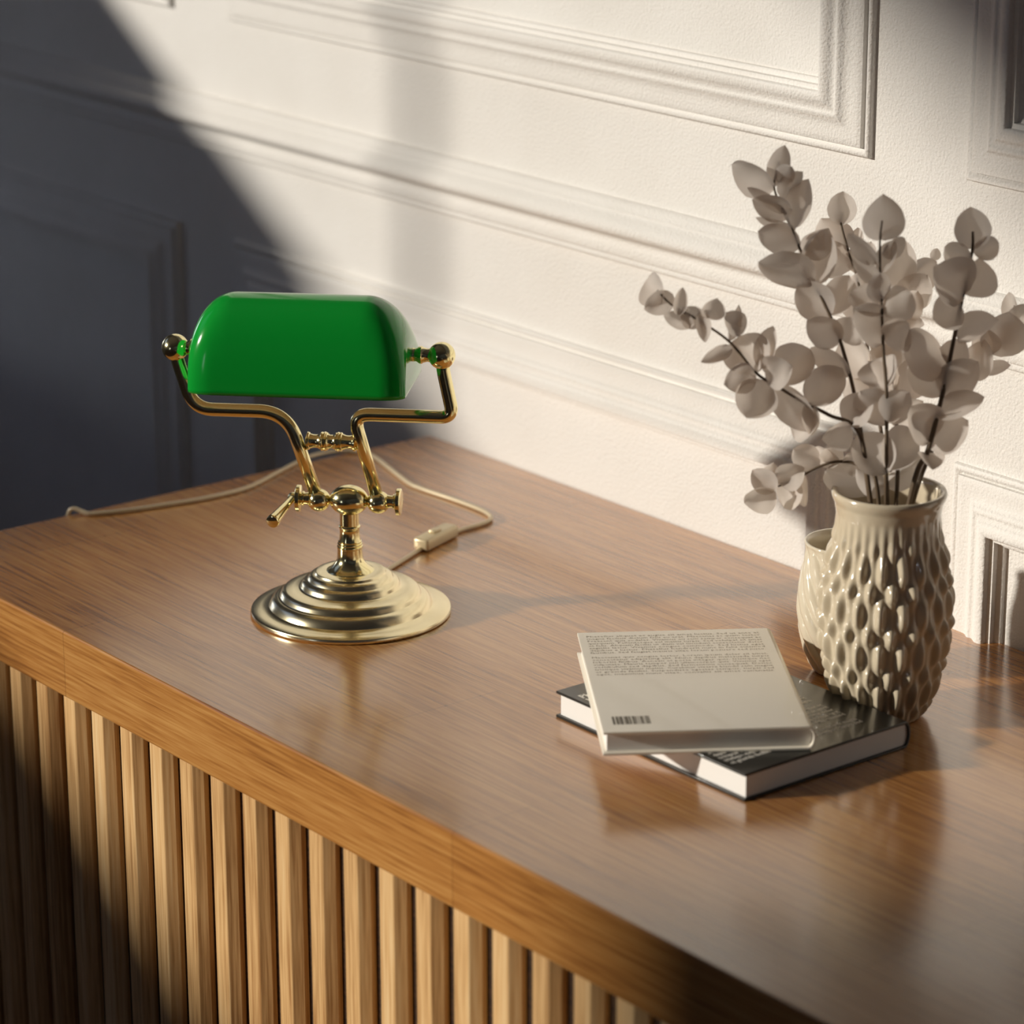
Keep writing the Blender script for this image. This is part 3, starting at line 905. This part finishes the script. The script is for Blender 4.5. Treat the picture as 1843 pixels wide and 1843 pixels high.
  [[0.3769, 0.2443, 1.2444, 0.3719, 0.2504, 1.2704, 0.0214], [0.3884, 0.2407, 1.2264, 0.3632, 0.2362, 1.2498, 0.0277], [0.3959, 0.2429, 1.2125, 0.3874, 0.2263, 1.232, 0.0268], [0.4039, 0.2403, 1.2087, 0.4104, 0.2374, 1.1879, 0.0161], [0.3954, 0.2468, 1.2212, 0.3786, 0.2612, 1.2405, 0.0107], [0.4049, 0.2407, 1.2069, 0.4028, 0.2517, 1.233, 0.0214], [0.4158, 0.2366, 1.1722, 0.4068, 0.214, 1.1946, 0.0232], [0.4315, 0.2237, 1.168, 0.4495, 0.2349, 1.1958, 0.025], [0.4424, 0.2196, 1.1335, 0.4141, 0.221, 1.1574, 0.0268], [0.4415, 0.2203, 1.1369, 0.4491, 0.2423, 1.1573, 0.025], [0.4511, 0.2172, 1.1076, 0.4289, 0.2102, 1.1303, 0.0268]]),
 ('back right',
  [[0.4826, 0.2012, 0.872], [0.5047, 0.1916, 1.052], [0.4583, 0.2326, 1.1158], [0.4411, 0.2471, 1.1473], [0.4263, 0.2666, 1.1826], [0.4226, 0.2848, 1.2036], [0.424, 0.301, 1.2156]],
  [[0.4197, 0.2637, 1.1931, 0.4177, 0.2779, 1.2328, 0.0268], [0.4214, 0.2787, 1.1949, 0.4266, 0.305, 1.2126, 0.0232], [0.429, 0.2691, 1.1809, 0.4429, 0.2808, 1.207, 0.0268], [0.4265, 0.3037, 1.2147, 0.4269, 0.3094, 1.2233, 0.008], [0.4379, 0.252, 1.1647, 0.4427, 0.2764, 1.1711, 0.0196], [0.4314, 0.2649, 1.167, 0.4426, 0.2702, 1.1946, 0.0196], [0.4421, 0.2474, 1.1456, 0.4312, 0.2266, 1.1675, 0.025], [0.4416, 0.2478, 1.1473, 0.4492, 0.2764, 1.1441, 0.0232], [0.4574, 0.2333, 1.1193, 0.4585, 0.2647, 1.1367, 0.0268], [0.4583, 0.2326, 1.1158, 0.4378, 0.2245, 1.126, 0.025], [0.4653, 0.2281, 1.0899, 0.4847, 0.239, 1.1148, 0.0268]]),
]



def leaf(bm, P, T, w, rnd):
    P, T = Vector(P), Vector(T)
    u = T - P
    Ln = u.length
    u.normalize()
    n = (CAMP - P).normalized()
    ang = math.radians(rnd.uniform(-38, 38))
    s = u.cross(n).normalized()
    n = s.cross(u).normalized()
    s, n = s * math.cos(ang) + n * math.sin(ang), n * math.cos(ang) - s * math.sin(ang)
    w = 1.18 * w / max(.75, math.cos(ang))
    Ln *= 1.05
    cup = rnd.uniform(.14, .34) * rnd.choice((1, 1, -1))
    bend = rnd.uniform(-.16, .16)
    NT, NS = 12, 8
    rows = []
    for i in range(NT + 1):
        t = i / NT
        # blunt round base, broad middle, short pointed tip
        if t < .62:
            wid = (1 - ((.46 - t) / .47) ** 2) ** .5 if t < .46 else 1 - .12 * ((t - .46) / .16) ** 2
        else:
            q = (t - .62) / .38
            wid = .88 * (1 - q ** 1.7) ** .8
        row = []
        for k in range(NS + 1):
            x = (k / NS * 2 - 1)
            off = cup * w * (x * x) * wid + bend * Ln * (t * t) + .02 * w * math.sin(9 * t + 3 * x)
            row.append(bm.verts.new(P + u * (Ln * t) + s * (x * wid * w / 2) + n * off))
        rows.append(row)
    for a, b in zip(rows[:-1], rows[1:]):
        for k in range(NS):
            try:
                bm.faces.new((a[k], a[k + 1], b[k + 1], b[k]))
            except ValueError:
                pass


LABELS = {
    'tall': 'tallest dried eucalyptus sprig, leaning up and left out of the lumpy vase',
    'left': 'long dried eucalyptus sprig reaching out far left over the table',
    'centre': 'upright dried eucalyptus sprig in the middle with one round top leaf',
    'right': 'dried eucalyptus sprig with a thick dark stem slanting up to the right',
    'far right': 'dried eucalyptus sprig bending off to the right edge of the picture',
    'drooping': 'short dried eucalyptus sprig hanging low to the left of the vase rim',
    'back left': 'sunlit pale eucalyptus sprig behind the middle stem, near the wall',
    'back right': 'pale eucalyptus sprig behind, between the middle stem and the right one',
}
for nm, path, leaves in SPRIGS:
    base = Vector(path[0])
    sp = thing('eucalyptus_sprig', base, 0, LABELS[nm], 'dried sprig', 'dried eucalyptus sprigs in the vase')
    rl = random.Random(nm)
    bm = bmesh.new()
    pts = spline([Vector(p) - base for p in path], 8)
    n = len(pts)
    r0 = .0026 if nm == 'right' else .0019
    tube(bm, pts, [r0 * (1 - .62 * i / (n - 1)) for i in range(n)], 8)
    from_bm('stem', bm, M_STEM, sp)
    bm = bmesh.new()
    for L in leaves:
        P, T = Vector(L[:3]) - base, Vector(L[3:6]) - base
        leafP = P
        CAMP_SAVE = CAMP
        CAMP = CAMP_SAVE - base
        leaf(bm, P, T, L[6], rl)
        CAMP = CAMP_SAVE
    lo = from_bm('leaves', bm, M_LEAF, sp)
